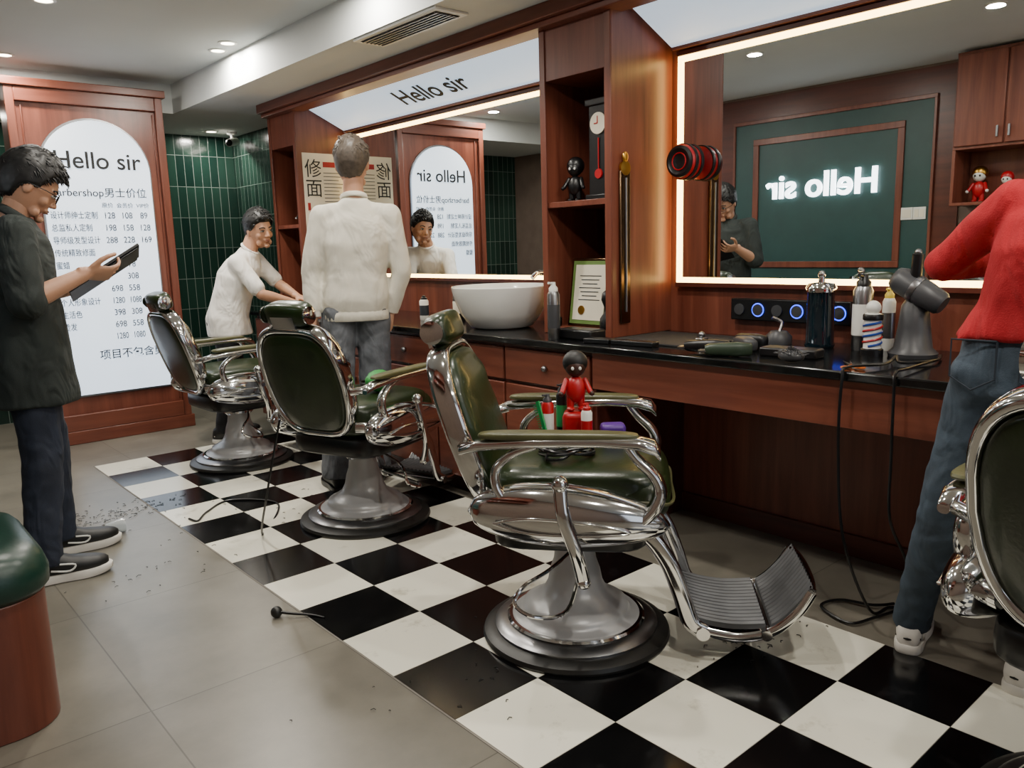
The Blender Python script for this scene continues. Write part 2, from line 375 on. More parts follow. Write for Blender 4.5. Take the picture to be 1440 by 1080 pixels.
# ------------------------------------------------------------------ left wall (seen in mirror)
e=empty('neon_feature_wall',(XL,3.3,0))
b=B(); bb(b,XL,XL+.012,2.3,4.6,0,2.43); obj(b,'wood_surround',WDY,e,True)
b=B(); bb(b,XL+.012,XL+.02,2.49,4.14,.1,2.22); obj(b,'green_panel',GREENW,e,True)
b=B()
for q in [(2.47,4.16,2.21,2.24),(2.47,2.49,.1,2.22),(4.14,4.16,.1,2.22),(2.69,3.96,2.03,2.08),(2.69,3.96,1.0,1.05),(2.69,2.74,1.05,2.03),(3.91,3.96,1.05,2.03)]:
    bb(b,XL+.012,XL+.035,*q)
obj(b,'frame_moulding',W,e,True,bevel=.003)
text('Hello sir',.95,Matrix.Translation((XL+.04,3.34,1.66))@Matrix.Rotation(R(90),4,'Z')@RX,NEON,e,extr=.01,bold=.02)
e2=empty('light_switch',(XL+.02,2.6,1.4)); b=B(); bb(b,0,.01,-.09,0,-.045,.045); bb(b,0,.01,.003,.09,-.045,.045); obj(b,'plates',WHITEP,e2,bevel=.002)
b=B(); bb(b,.01,.013,-.08,-.05,-.03,.03); bb(b,.01,.013,-.04,-.01,-.03,.03); bb(b,.01,.013,.015,.08,-.03,.03); obj(b,'rockers',PAPER,e2)
e=empty('wall_cabinet',(XL,1.7,1.45))
b=B(); x0,x1=XL+.001,XL+.3
bb(b,x0,x1,1.0,2.25,1.8,2.43); bb(b,x0,x1,1.0,2.25,1.43,1.45); bb(b,x0,x1,2.23,2.25,1.45,1.8); bb(b,x0,x1,1.0,1.02,1.45,1.8); bb(b,x0,x0+.02,1.02,2.23,1.45,1.8)
obj(b,'carcass',W,e,True,bevel=.002)
b=B()
for k in range(4): bb(b,x1,x1+.018,1.01+.31*k,1.31+.31*k,1.82,2.41)
obj(b,'doors',W,e,True,bevel=.005)
b=B()
for k in range(4): tube(b,[(x1+.04,1.28+.31*k if k%2==0 else 1.04+.31*k,1.86),(x1+.04,1.28+.31*k if k%2==0 else 1.04+.31*k,1.93)],.008)
obj(b,'handles',STEEL,e,True)
def figurine(loc,m1,m2,h=.2,name='figurine',skin=None,rz=0):
    e=empty(name,loc,rz,h/.2); b=B(); ell(b,(0,0,.07),(.028,.034,.045)); cone(b,(0,-.018,.015),(0,-.016,.05),.012,.014); cone(b,(0,.018,.015),(0,.016,.05),.012,.014)
    cone(b,(0,.03,.1),(.02,.045,.065),.009,.009);cone(b,(0,-.03,.1),(.02,-.045,.065),.009,.009); ell(b,(.008,-.018,.008),(.022,.013,.008)); ell(b,(.008,.018,.008),(.022,.013,.008)); obj(b,'body',m1,e)
    b=B(); ell(b,(0,0,.145),(.032,.034,.034)); ell(b,(.024,.05,.06),.009); ell(b,(.024,-.05,.06),.009); obj(b,'head',skin or WHITEP,e)
    b=B(); se(b,(-.008,0,.158),(.037,.041,.04)); obj(b,'hair',m2,e)
    b=B(); ell(b,(.031,.012,.143),(.003,.005,.006)); ell(b,(.031,-.012,.143),(.003,.005,.006)); obj(b,'eyes',BLACKP if not skin else WHITEP,e)
    return e
figurine((XL+.15,2.12,1.45),REDP,GOLD,.25,'lucky_figurine'); figurine((XL+.15,1.95,1.45),REDP,REDP,.2,'lucky_figurine'); figurine((XL+.15,1.8,1.45),WHITEP,REDP,.2,'lucky_figurine')
# bench
e=empty('upholstered_bench',(0,2.55,0))
def rrect(x0,x1,y0,y1,r,z,n=8):
    out=[]
    for cx,cy,a0 in((x1-r,y1-r,0),(x0+r,y1-r,90),(x0+r,y0+r,180),(x1-r,y0+r,270)):
        for i in range(n+1):
            a=R(a0+90*i/n); out.append((cx+r*math.cos(a),cy+r*math.sin(a),z))
    return out
BX=XL+.06
b=B(); loftr(b,[rrect(BX,.37,2.3,2.85,.12,z) for z in(0,.37)]); obj(b,'wood_base',wood('bench_wood','54271b','743e2e','Z'),e,True,bevel=.004)
b=B(); loftr(b,[rrect(BX+d,.375-d,2.295+d,2.855-d,.12,z) for d,z in((.005,.37),(-.008,.39),(-.01,.43),(0,.465),(.02,.49),(.06,.505),(.14,.51))]); obj(b,'cushion',GREENF,e,True,sharp=80)
# ------------------------------------------------------------------ barber chair
CH={}
def build_chair(loc,ang,rec=18,lift=0):
    e=empty('barber_chair',loc,R(ang))
    first=not CH
    def part(key,b,m,low=False,**k):
        CH[key]=(obj(b,key,m,e,**k).data,low)
    if not first:
        for k,(me,low) in CH.items():
            o=bpy.data.objects.new(k,me); bpy.context.scene.collection.objects.link(o); o.parent=e
            if not low: o.location=(0,0,lift)
        return e
    b=B(); lathe(b,[(0,0.003),(.298,.003),(.302,.012),(.298,.024),(.28,.034),(.25,.038),(.0,.038)],56); part('rubber_ring',b,RUBBER,True)
    b=B(); lathe(b,[(.262,.036),(.262,.044),(.25,.052),(.222,.06),(.0,.06)],56); part('base_trim',b,STEEL,True)
    b=B(); lathe(b,[(.212,.058),(.21,.066),(.2,.074),(.178,.08),(.172,.092),(.168,.104),(.14,.118),(.105,.142),(.088,.175),(.08,.215),(.068,.25),(.06,.31),(.06,.37)],56); part('pedestal',b,ENAMEL,True,sharp=60)
    b=B(); lathe(b,[(.215,.058),(.222,.064),(.215,.07)],56); lathe(b,[(.075,.3),(.085,.31),(.085,.34),(.075,.35)],32); part('pedestal_bands',b,CHROME,True)
    b=B(); se(b,(0,0,.40),(.235,.235,.05),.3,.35); box(b,(0,0,.36),(.2,.3,.05)); part('seat_frame',b,BLACKP)
    b=B(); se(b,(.02,0,.52),(.27,.235,.085),.45,.45,nu=40,nv=20); se(b,(.2,0,.51),(.10,.235,.09),.8,.5,nu=32,nv=16); part('seat_cushion',b,OLIVE)
    b=B(); tube(b,cat([(-.22,-.238,.515),(.2,-.238,.515),(.295,-.2,.505),(.302,0,.505),(.295,.2,.505),(.2,.238,.515),(-.22,.238,.515)],6),.005,6); part('seat_piping',b,OLIVE2)
    b=B()
    for s in(-1,1):
        rings=[]; n=28
        for i in range(n+1):
            t=i/n; x=-.285+.575*t
            h=.004+.093*max(0,math.sin(math.pi*t**.9))**.5*(1-.12*t)
            w=.004+.070*max(0,math.sin(math.pi*t**.9))**.6
            zc=.492-.03*t*t
            rings.append([(x,s*.268+w*math.cos(2*math.pi*j/28),zc+h*spw(math.sin(2*math.pi*j/28),.9)) for j in range(28)])
        loftr(b,rings)
        tube(b,cat([(-.2,s*.328,.475),(-.1,s*.339,.452),(.06,s*.340,.448),(.18,s*.322,.455),(.06,s*.342,.485),(-.1,s*.341,.495),(-.2,s*.328,.475)],5),.0045,8)
    part('side_shell',b,CHROME,sharp=70)
    b=B()
    for s in(-1,1):
        y=s*.285
        rr=[]
        for x,zz,w,h in((-.30,.672,.012,.012),(-.25,.69,.026,.016),(-.1,.702,.034,.016),(.1,.706,.038,.016),(.2,.702,.04,.018),(.245,.69,.036,.022),(.262,.67,.026,.02),(.262,.655,.01,.01)):
            rr.append([(x,y+w*spw(math.cos(2*math.pi*j/16),.8),zz+h*spw(math.sin(2*math.pi*j/16),.8)) for j in range(16)])
        loftr(b,rr)
        tube(b,cat([(.17,y,.695),(.2,y,.655),(.245,y,.61),(.262,y,.565),(.245,y,.515),(.21,y*.97,.475)],6),[.018,.03],14,flat=(.75,1.1))
        tube(b,cat([(-.08,y,.69),(-.15,y,.665),(-.195,y,.62),(-.19,y,.56),(-.15,y,.51)],6),[.014,.024],14,flat=(.75,1.1))
    part('arm_brackets',b,CHROME,sharp=70)
    b=B()
    for s in(-1,1):
        se(b,(-.02,s*.285,.720),(.225,.031,.013),.6,.5,nu=28)
    part('arm_pads',b,OLIVE2)
    th=R(-rec); MB=Matrix.Translation((-.32,0,.705))@Matrix.Rotation(th,4,'Y')
    def outl(a,k=1,n=.48):
        c,s_=math.cos(a),math.sin(a)
        y=spw(c,n); z=spw(s_,n*1.1)
        w=.222-.035*max(0,-z)**1.5-.03*max(0,z)**2
        return (y*w*k, z*.25*k)
    N=56
    for key,sx,m in(('back_pad',1,OLIVE),('back_panel',-1,OLIVE)):
        b=B(); rings=[]
        for k,d in ((.9,0),(.9,.03),(.87,.045),(.78,.056),(.6,.064),(.35,.068),(.1,.07),(.01,.07)) if sx>0 else ((.9,0),(.9,.028),(.86,.034),(.7,.038),(.4,.04),(.01,.04)):
            rings.append([(sx*d+(.003*math.sin(outl(2*math.pi*j/N,k)[1]*60) if sx>0 and .1<k<.85 else 0),*outl(2*math.pi*j/N,k)) for j in range(N)])
        loftr(b,rings,MB); part(key,b,m,sharp=70)
    b=B(); rings=[]
    for j in range(N):
        a=2*math.pi*j/N; y,z=outl(a,.965); y2,z2=outl(a,.90); c=V((0,y,z)); r=(V((0,y,z))-V((0,y2,z2)))
        rings.append([c+r*1.1*spw(math.cos(q*math.pi/6),.8)*.9+V((.036*spw(math.sin(q*math.pi/6),.7),0,0)) for q in range(12)])
    loftr(b,rings,MB,closed=True)
    for s in(-1,1):
        tube(b,[MB@V((-.0,s*.215,-.04)),V((-.29,s*.262,.675)),V((-.25,s*.275,.685))],.016,10)
        tube(b,cat([MB@V((0,s*.19,-.21)),V((-.22,s*.245,.5)),V((-.12,s*.26,.47))],4),.024,10,flat=(1,.6))
        tube(b,[MB@V((-.01,s*.05,.22)),MB@V((-.005,s*.05,.31))],.006,8)
    part('back_frame',b,CHROME,sharp=60)
    b=B(); MH=MB@Matrix.Translation((.015,0,.30)); se(b,(0,0,0),(.045,.12,.052),.6,.6,MH,nu=28); part('headrest',b,OLIVE)
    b=B()
    for s in(-1,1): lathe(b,[(.036,0),(.036,.008),(.02,.012)],20,MH@Matrix.Translation((-.012,s*.113,0))@Matrix.Rotation(-s*R(90),4,'X'))
    box(b,(-.046,0,-.02),(.012,.12,.05),MH)
    part('headrest_hinge',b,CHROME)
    b=B()
    for s in(-1,1):
        tube(b,cat([(.12,s*.165,.43),(.22,s*.17,.40),(.285,s*.172,.32),(.325,s*.172,.22),(.355,s*.172,.13),(.395,s*.172,.10)],6),.012,10,flat=(2.2,1),e=.7)
        tube(b,cat([(.395,s*.172,.1),(.49,s*.175,.088),(.585,s*.175,.11),(.655,s*.175,.17),(.695,s*.172,.235)],6),.011,8,flat=(1.4,.8))
        lathe(b,[(.02,-.02),(.02,.02)],16,Matrix.Translation((.39,s*.172,.10))@Matrix.Rotation(R(90),4,'X'))
        lathe(b,[(.016,-.02),(.016,.02)],16,Matrix.Translation((.57,s*.172,.105))@Matrix.Rotation(R(90),4,'X'))
    tube(b,[(.39,-.17,.10),(.39,.17,.10)],.009,8); tube(b,[(.58,-.17,.105),(.58,.17,.105)],.007,8)
    tube(b,cat([(.697,-.172,.238),(.707,-.1,.242),(.71,0,.245),(.707,.1,.242),(.697,.172,.238)],4),.01,8)
    part('footrest_frame',b,CHROME,sharp=60)
    b=B()
    def rib(path,y0,y1,cnt):
        pts=cat(path,4); M_=cnt*6
        rows=[]
        for p in pts:
            rows.append([(p.x,y0+(y1-y0)*j/M_,p.z+.004*math.cos(2*math.pi*j/6)) for j in range(M_+1)])
        for p in pts[::-1]:
            rows.append([(p.x,y0+(y1-y0)*j/M_,p.z-.012) for j in range(M_+1)])
        n=M_+1; vs=[q for r in rows for q in r]; fs=[]
        m=len(rows)
        for i in range(m):
            i2=(i+1)%m
            for j in range(n-1): fs.append((i*n+j,i*n+j+1,i2*n+j+1,i2*n+j))
        fs.append([i*n for i in range(m)]); fs.append([i*n+n-1 for i in range(m)][::-1])
        b.add(vs,fs)
    rib([(.345,0,.148),(.40,0,.132),(.48,0,.122),(.57,0,.128)],-.165,.165,14)
    rib([(.585,0,.125),(.615,0,.148),(.657,0,.195),(.698,0,.252)],-.165,.165,14)
    part('foot_plates',b,RIB,sharp=80)
    b=B(); tube(b,cat([(-.01,-.335,.585),(.0,-.350,.5),(.035,-.340,.39),(.05,-.31,.3)],5),.015,12,flat=(1.3,.8)); ell(b,(-.01,-.335,.595),.024); ell(b,(.05,-.31,.3),.02)
    tube(b,cat([(.03,-.06,.33),(-.05,-.24,.31),(-.12,-.33,.29),(-.14,-.36,.25),(-.08,-.37,.22),(.0,-.3,.21),(.02,-.08,.24)],6),.006,8)
    part('levers',b,CHROME)
    return e
build_chair((1.73,1.715,0),-50)
build_chair((1.82,3.18,0),20)
build_chair((1.83,4.64,0),2)
build_chair((1.86,.265,0),-4,lift=.05)
# ------------------------------------------------------------------ people
def head_pt(n):
    x,y,z=n
    px=.098*x; py=.077*y; pz=.120*z
    if z<0:
        k=-z; py*=1-.26*k**1.3
        px*=(1-.38*k) if x<0 else (1-.06*k)
    if x>0: px*=1-.05*abs(y)
    return V((px,py,pz))
def sstep(x,a,b):
    t=max(0,min(1,(x-a)/(b-a))); return t*t*(3-2*t)
def hmask(n,long=0):
    phi=math.atan2(abs(n.y),n.x)
    ks=[(0,.50),(.6,.48),(1.0,.32),(1.25,.05),(1.5,-.02),(1.8,-.1),(2.1,-.5-long),(3.15,-.62-long)]
    for (a,za),(c,zc) in zip(ks,ks[1:]):
        if phi<=c: zl=za+(zc-za)*(phi-a)/(c-a); break
    else: zl=ks[-1][1]
    return sstep(n.z-zl,-.04,.12)
def head(e,c,yaw,pitch,roll,skin,hairm,vol=.018,strand=.04,nst=700,comb=(.6,0,.2),glasses=False,long=0,scale=1,mess=.6,fade=.45):
    M=Matrix.Translation(c)@Matrix.Rotation(yaw,4,'Z')@Matrix.Rotation(pitch,4,'Y')@Matrix.Rotation(roll,4,'X')@Matrix.Scale(scale,4)
    b=B(); rings=[]
    nv,nu=28,40
    for i in range(nv+1):
        t=-math.pi/2+.01+(math.pi-.02)*i/nv
        rings.append([head_pt((math.cos(t)*math.cos(2*math.pi*j/nu),math.cos(t)*math.sin(2*math.pi*j/nu),math.sin(t))) for j in range(nu)])
    loftr(b,rings,M)
    tube(b,[(.084,0,.012),(.095,0,-.012),(.103,0,-.03)],[.007,.009,.0110],12,M); ell(b,(.104,0,-.032),(.010,.0120,.009),M)
    for s in(-1,1):
        ell(b,(.095,s*.011,-.035),(.009,.008,.007),M); ell(b,(.058,s*.042,-.03),(.022,.02,.022),M)
        ell(b,(-.002,s*.078,-.004),(.017,.007,.030),M); ell(b,(.004,s*.082,-.004),(.012,.005,.024),M)
        ell(b,(.083,s*.03,.017),(.011,.020,.006),M)
        ell(b,(.05,s*.04,-.08),(.02,.018,.02),M)
    ell(b,(.076,0,-.098),(.017,.022,.015),M); ell(b,(.085,0,-.06),(.009,.024,.012),M)
    obj(b,'head',skin,e,True,remesh=.0038,sm=4)
    b=B(); ell(b,(.0925,0,-.058),(.005,.019,.0035),M); ell(b,(.092,0,-.066),(.005,.016,.004),M); obj(b,'lips',LIPS,e,True)
    b=B(); 
    for s in(-1,1): ell(b,(.0835,s*.031,-.001),(.0112,.0140,.0055),M)
    obj(b,'eyes',EYEW,e,True)
    b=B()
    for s in(-1,1):
        ell(b,(.0925,s*.031,-.001),(.0040,.0055,.005),M)
        tube(b,cat([M@V((.0945,s*.014,.019)),M@V((.093,s*.031,.025)),M@V((.081,s*.05,.019))],4),[.003,.0035],6)
        tube(b,cat([M@V((.0925,s*.018,.002)),M@V((.0955,s*.031,.006)),M@V((.087,s*.046,.002))],4),.0020,6)
    obj(b,'eyes_brows',HAIRB,e,True)
    b=B(); rings=[]; nv,nu=60,90; sd=random.random()*50
    for i in range(nv+1):
        t=-math.pi/2+.01+(math.pi-.02)*i/nv; row=[]
        for j in range(nu):
            n=V((math.cos(t)*math.cos(2*math.pi*j/nu),math.cos(t)*math.sin(2*math.pi*j/nu),math.sin(t)))
            m=hmask(n,long); top=fade+(1-fade)*sstep(n.z,-.1,.6)
            q=noise.noise(V((n.x*5,n.y*16,n.z*5))+V((sd,0,0)))*.35+noise.noise(V((n.x*12,n.y*34,n.z*12)))*.2
            p=head_pt(n); row.append(p*(.93 if m<.02 else 1+ (vol*top*m*(1+q*mess)+.002)/.1))
        rings.append(row)
    loftr(b,rings,M)
    k=0; 
    while k<nst:
        n=V((random.gauss(0,1),random.gauss(0,1),random.gauss(.4,1))).normalized()
        if hmask(n,long)<.6: continue
        k+=1; top=fade*.8+(1-fade*.8)*sstep(n.z,0,.6)
        p=head_pt(n)*(1+vol*top*.7/.1); L=strand*top*(.6+.6*random.random())
        d=V(comb)*(1 if n.z>.2 else .2)+V((0,0,-.9))*(1-sstep(n.z,-.1,.7)) + V((random.gauss(0,.35),random.gauss(0,.35),random.gauss(0,.35)))*mess
        d=(d-n*d.dot(n)*.85+n*.18*mess); d.normalize()
        p2=p+d*L*.5+n*L*.08; p3=p+d*L-n*L*.12
        tube(b,[p,p2,p3],[.0038,.0030,.0006],5,M)
    obj(b,'hair',hairm,e,True,sharp=80)
    if glasses:
        b=B()
        for s in(-1,1):
            pts=[M@V((.104,s*.033+.024*math.cos(q*math.pi/8),-.003+.018*math.sin(q*math.pi/8))) for q in range(17)]
            tube(b,pts,.0018,6)
            tube(b,[M@V((.104,s*.057,.004)),M@V((.06,s*.083,.006)),M@V((-.01,s*.087,.006))],.0018,6)
        tube(b,[M@V((.104,-.009,.0)),M@V((.105,.009,.0))],.0018,6)
        obj(b,'glasses',BLACKP,e,True)
def hand(b,wrist,dirv,palm,side,curl=.5,scale=1.0,spread=.1,thumb=.5):
    x=V(dirv).normalized(); z=-(V(palm)-x*V(palm).dot(x)).normalized(); y=z.cross(x)
    M=Matrix(((x.x,y.x,z.x,wrist[0]),(x.y,y.y,z.y,wrist[1]),(x.z,y.z,z.z,wrist[2]),(0,0,0,1)))@Matrix.Scale(scale,4)
    rings=[]
    for px,w,h in((-.03,.026,.02),(0,.027,.018),(.025,.036,.0155),(.055,.041,.0145),(.085,.040,.012),(.094,.036,.009)):
        rings.append([(px,w*spw(math.cos(q*math.pi/8),.8),h*spw(math.sin(q*math.pi/8),.8)) for q in range(16)])
    loftr(b,rings,M)
    for i,(yy,L) in enumerate(((.031,.072),(.0105,.080),(-.0105,.074),(-.031,.058))):
        yy*=side; p=V((.082,yy,0)); a=curl*(.5+.08*i); az=spread*(yy/.03)
        r=.0088-.0005*i
        for seg,l in enumerate((.46,.3,.24)):
            d=V((math.cos(a)*math.cos(az),math.sin(az)*math.cos(a),-math.sin(a))); q=p+d*(L*l)
            cone(b,p,q,r,r*.9,10,M); p=q; r*=.9; a+=curl*(.9 if seg==0 else .7)
    p=V((.02,side*.03,-.006)); d=V((.62,side*.75,-.35*thumb-.1)).normalized(); r=.013
    for l,tw in((.038,.0),(.032,.35),(.025,.3)):
        q=p+d*l; cone(b,p,q,r,r*.85,10,M); r*=.86; p=q; d=(d+V((.45,-side*tw,-tw*thumb))).normalized()
def shoe(e,ank,yaw,mu,ms,L=1.0,style='sneaker'):
    M=Matrix.Translation((ank[0],ank[1],.003))@Matrix.Rotation(yaw,4,'Z')@Matrix.Scale(L,4)
    b=B(); rings=[]
    for x,w,h in((-.068,.022,.05),(-.058,.034,.082),(-.03,.040,.10),(.01,.040,.105),(.05,.043,.085),(.09,.048,.066),(.14,.050,.056),(.18,.044,.050),(.205,.03,.042),(.215,.014,.035)):
        z0=.018; rings.append([(x,w*spw(math.cos(q*math.pi/10),.8),z0+h/2+h/2*spw(math.sin(q*math.pi/10),.75)) for q in range(20)])
    loftr(b,rings,M); obj(b,'shoe_upper',mu,e,True,sharp=70)
    b=B(); o=[]
    fp=[(-.078,0),(-.07,.03),(-.03,.044),(.05,.045),(.12,.055),(.18,.050),(.215,.028),(.226,0)]
    prof=cat([(x,y,0) for x,y in fp],3); pr=[(p.x,p.y) for p in prof]+[(p.x,-p.y) for p in prof[::-1][1:-1]]
    for z,k in((.0,.97),(.006,1),(.024,1),(.03,.96)): o.append([(x*k+.003,y*k,z+max(0,x-.15)*.08) for x,y in pr])
    loftr(b,o,M); obj(b,'shoe_sole',ms,e,True,sharp=50)
    if style=='sneaker':
        b=B()
        for k in range(5):
            x=.03+.022*k; zz=.1-.0125*k+.006
            tube(b,cat([M@V((x,-.024,zz-.008)),M@V((x+.006,0,zz+.004)),M@V((x,.024,zz-.008))],3),.003,6)
        for s in(-1,1):
            tube(b,cat([M@V((.02,s*.042,.05)),M@V((.08,s*.049,.04)),M@V((.1,s*.046,.06)),M@V((.05,s*.043,.07))],4),.004,6)
        tube(b,cat([M@V((-.045,-.036,.05)),M@V((-.068,0,.052)),M@V((-.045,.036,.05))],4),.004,6)
        obj(b,'shoe_laces',WHITEP if mu!=SHW else BLACKP,e,True)
def ringt(c,lat,fw_,a,bq,n=24,e=.85):
    return [V(c)+lat*(a*spw(math.cos(2*math.pi*j/n),e))+fw_*(bq*spw(math.sin(2*math.pi*j/n),e)) for j in range(n)]
SK=mat('skin','b88a6e',.5,var=.06,vscale=20,bump=.03,bscale=200); LIPS=mat('lips','94604f',.5); HAIRB=mat('hair_black','0b0a0a',.5,var=.4,vscale=60)
SHB=mat('shoe_black','141414',.5); SHW=mat('shoe_white','d8d4cc',.5); 
def person(name,J,o):
    J={k:V(v) for k,v in J.items()}
    e=empty(name,(J['pel'].x,J['pel'].y,0))
    ch,pel,nk=J['chest'],J['pel'],J['neck']
    latc=(J['shL']-J['shR']).normalized(); lath=(J['hipL']-J['hipR']).normalized()
    upc=(nk-pel).normalized()
    def fr(l,u): 
        f=l.cross(u); f.normalize(); return f
    fc=fr(latc,upc); fh=fr(lath,V((0,0,1)))
    w=o.get('w',1); lo=o.get('loose',.012)
    b=B(); mid=pel.lerp(ch,.5); latm=(latc+lath).normalized(); fm=fr(latm,upc)
    hem=J.get('hem',pel+V((0,0,-.08)))
    hk_=.5 if o.get('rib') else 1.5
    R_=[ringt(hem,lath,fh,.165*w+lo*hk_,.118*w+lo*hk_),ringt(pel.lerp(hem,.3)+V((0,0,.03)),lath,fh,.162*w+lo*1.3,.118*w+lo*1.2),
        ringt(mid,latm,fm,.150*w+lo,.106*w+lo),ringt(ch,latc,fc,.165*w+lo,.116*w+lo*.8),
        ringt(ch.lerp(nk,.45),latc,fc,.158*w+lo*.5,.100*w+lo*.5),ringt(ch.lerp(nk,.75),latc,fc,.115*w,.078*w),ringt(nk,latc,fc,.062,.06)]
    loftr(b,R_)
    sl=o.get('sleeve',1.0); so=o.get('slo',1.1)
    for s in'LR':
        sh,el,wr=J['sh'+s],J['el'+s],J['wr'+s]
        ins=sh.lerp(nk,.5)-upc*.03
        sh2=sh-upc*.012-(sh-nk).normalized()*.01
        cone(b,ins,sh2,.054*w,.056*w+lo*.4)
        if sl<=1: cone(b,sh2,sh.lerp(el,sl),.056*w+lo*.5,.050*w+lo*(.6 if sl==1 else so))
        else:
            cone(b,sh2,el,.056*w+lo*.5,.045*w+lo*.6); k=sl-1; cone(b,el,el.lerp(wr,k),.045*w+lo*.6,.034*w+lo*.5)
    obj(b,'top_garment',o['top'],e,True,remesh=.008,sm=14,disp=o.get('wr',.012),dscale=o.get('ds',.12))
    if o.get('rib'):
        b=B(); nn=72
        def rr_(z,d): 
            return [hem+V((0,0,z))+lath*((.165*w+lo*.5+d+(.0025 if j%2 else 0))*spw(math.cos(2*math.pi*j/nn),.85))+fh*((.118*w+lo*.5+d+(.0025 if j%2 else 0))*spw(math.sin(2*math.pi*j/nn),.85)) for j in range(nn)]
        loftr(b,[rr_(-.035,-.012),rr_(-.035,-.002),rr_(-.03,.002),rr_(.01,.003),rr_(.02,-.004)]); obj(b,'ribbed_hem',o['top'],e,True)
        b=B()
        for s in'LR':
            el,wr=J['el'+s],J['wr'+s]; tube(b,[el.lerp(wr,.84),el.lerp(wr,.86),el.lerp(wr,1.0),el.lerp(wr,1.01)],[.034,.039,.037,.03],20)
        obj(b,'ribbed_cuffs',o['top'],e,True)
    if o.get('collar'):
        b=B(); d=(J['head']-nk).normalized(); f2=fr(latc,d)
        pts=[nk+latc*(.060*math.cos(2*math.pi*q/20))+f2*(.060*math.sin(2*math.pi*q/20))+d*(.002+.012*-math.sin(2*math.pi*q/20)) for q in range(21)]
        tube(b,pts,o['collar'],8,flat=(1.4,1)); obj(b,'collar',o['top'],e,True)
    b=B()
    tt=o.get('tt',.1)
    loftr(b,[ringt(pel-V((0,0,.09)),lath,fh,.155*w,.11*w),ringt(pel-V((0,0,.03)),lath,fh,.165*w,.12*w),ringt(pel+V((0,0,tt*.5)),lath,fh,.152*w,.11*w),ringt(pel+V((0,0,tt)),lath,fh,.14*w,.10*w)])
    tr=o.get('tr',(.086,.064,.052))
    for s in'LR':
        h,k,a=J['hip'+s],J['kn'+s],J['an'+s]
        cone(b,h-V((0,0,.01)),k,tr[0]*w,tr[1]); cone(b,k,a.lerp(k,.12),tr[1],tr[2])
        tube(b,[a.lerp(k,.2),a+V((0,0,-.02))],[tr[2],tr[2]*1.06],16)
        cone(b,h.lerp(k,.05)-fh*.04+V((0,0,.02)),h.lerp(k,.2)-fh*.02,.076*w,.065*w)
    obj(b,'trousers',o['bot'],e,True,remesh=.008,sm=8,disp=.012,dscale=.07)
    if o.get('pockets'):
        b=B()
        for s in'LR':
            h=J['hip'+s]; c=h-fh*(.117*w)+V((0,0,.03)); l=lath
            tube(b,[c+l*x+V((0,0,z))-fh*.004 for x,z in((-.05,.06),(.05,.06),(.05,-.03),(0,-.06),(-.05,-.03),(-.05,.06))],.0025,6)
        obj(b,'pocket_seams',o['bot2'],e,True)
    b=B(); hd=J['head']; 
    cone(b,nk-(hd-nk).normalized()*.03,nk.lerp(hd,.55)-fc*.012,.054,.05)
    for s in'LR':
        sh,el,wr=J['sh'+s],J['el'+s],J['wr'+s]
        if sl<=1: cone(b,sh.lerp(el,.6),el,.042*w,.037*w); cone(b,el,el.lerp(wr,.3),.038*w,.039*w); cone(b,el.lerp(wr,.3),wr,.039*w,.026*w)
        else: cone(b,el.lerp(wr,.55),wr,.035*w,.026*w)
        H=o['hand'+s]; hand(b,wr,H[0],H[1],(-1 if s=='L' else 1) if not H[4:] else H[4],H[2],H[3])
    for s in'LR':
        a=J['an'+s]; cone(b,a+V((0,0,.05)),a-V((0,0,.02)),.036,.034)
    obj(b,'arms_neck',o['skin'],e,True,remesh=.0045,sm=4)
    for s in'LR':
        a=J['an'+s]; shoe(e,a,o['yaw'+s],o['shoe'],o['sole'],o.get('shL',1.0),o.get('style','sneaker'))
    head(e,hd,*o['hrot'],o['skin'],o['hair'],**o.get('hk',{}))
    return e
FABD=mat('shirt_dark','232a28',.85,var=.15,bump=.2,bscale=300,fold=.7); DENIMD=mat('denim_dark','1e2534',.85,var=.25,bump=.2,bscale=300,fold=.5)
CREAM=mat('sweater_cream','dad5c6',.9,var=.04,bump=.2,bscale=250,fold=.4); GREYD=mat('denim_grey','686c72',.85,var=.35,vscale=14,bump=.2,bscale=300,fold=.5)
WTEE=mat('tee_white','e2dfd8',.9,var=.03,bump=.1,bscale=250,fold=.5); BLK=mat('trouser_black','111216',.8,var=.2,bump=.2)
REDS=mat('sweater_red','a80f1c',.85,var=.1,bump=.3,bscale=260,fold=.6); DENIMB=mat('denim_blue','3a4754',.85,var=.3,vscale=12,bump=.2,bscale=300,fold=.5)
DENIML=mat('denim_seam','1c242e',.85)
HGR=mat('hair_ash','4c433a',.5,var=.3,vscale=60); HBL=mat('hair_blond','8a6a48',.5,var=.3,vscale=60)
person('man_holding_tablet',dict(pel=(.60,3.56,.93),hem=(.60,3.56,.69),chest=(.585,3.55,1.24),neck=(.61,3.545,1.40),head=(.665,3.54,1.515),
 shL=(.60,3.72,1.345),shR=(.575,3.375,1.345),elL=(.68,3.78,1.10),wrL=(.80,3.65,1.12),elR=(.575,3.33,1.09),wrR=(.785,3.355,1.185),
 hipL=(.61,3.65,.88),hipR=(.58,3.47,.88),knL=(.65,3.68,.48),knR=(.58,3.45,.48),anL=(.65,3.72,.09),anR=(.53,3.42,.09)),
 dict(top=FABD,bot=DENIMD,skin=SK,sleeve=1.0,loose=.026,wr=.018,handR=((.85,.12,-.05),(.1,.6,.7),.75,1.0),handL=((.85,-.35,.2),(.1,-.3,.9),.6,1.0),
 yawL=R(-2),yawR=R(-8),shoe=SHB,sole=SHW,shL=1.05,tr=(.09,.072,.066),hrot=(R(-8),R(28),0),hair=HAIRB,collar=.012,
 hk=dict(vol=.030,strand=.036,nst=1800,comb=(.6,0,.0),glasses=True,mess=.5,fade=.4)))
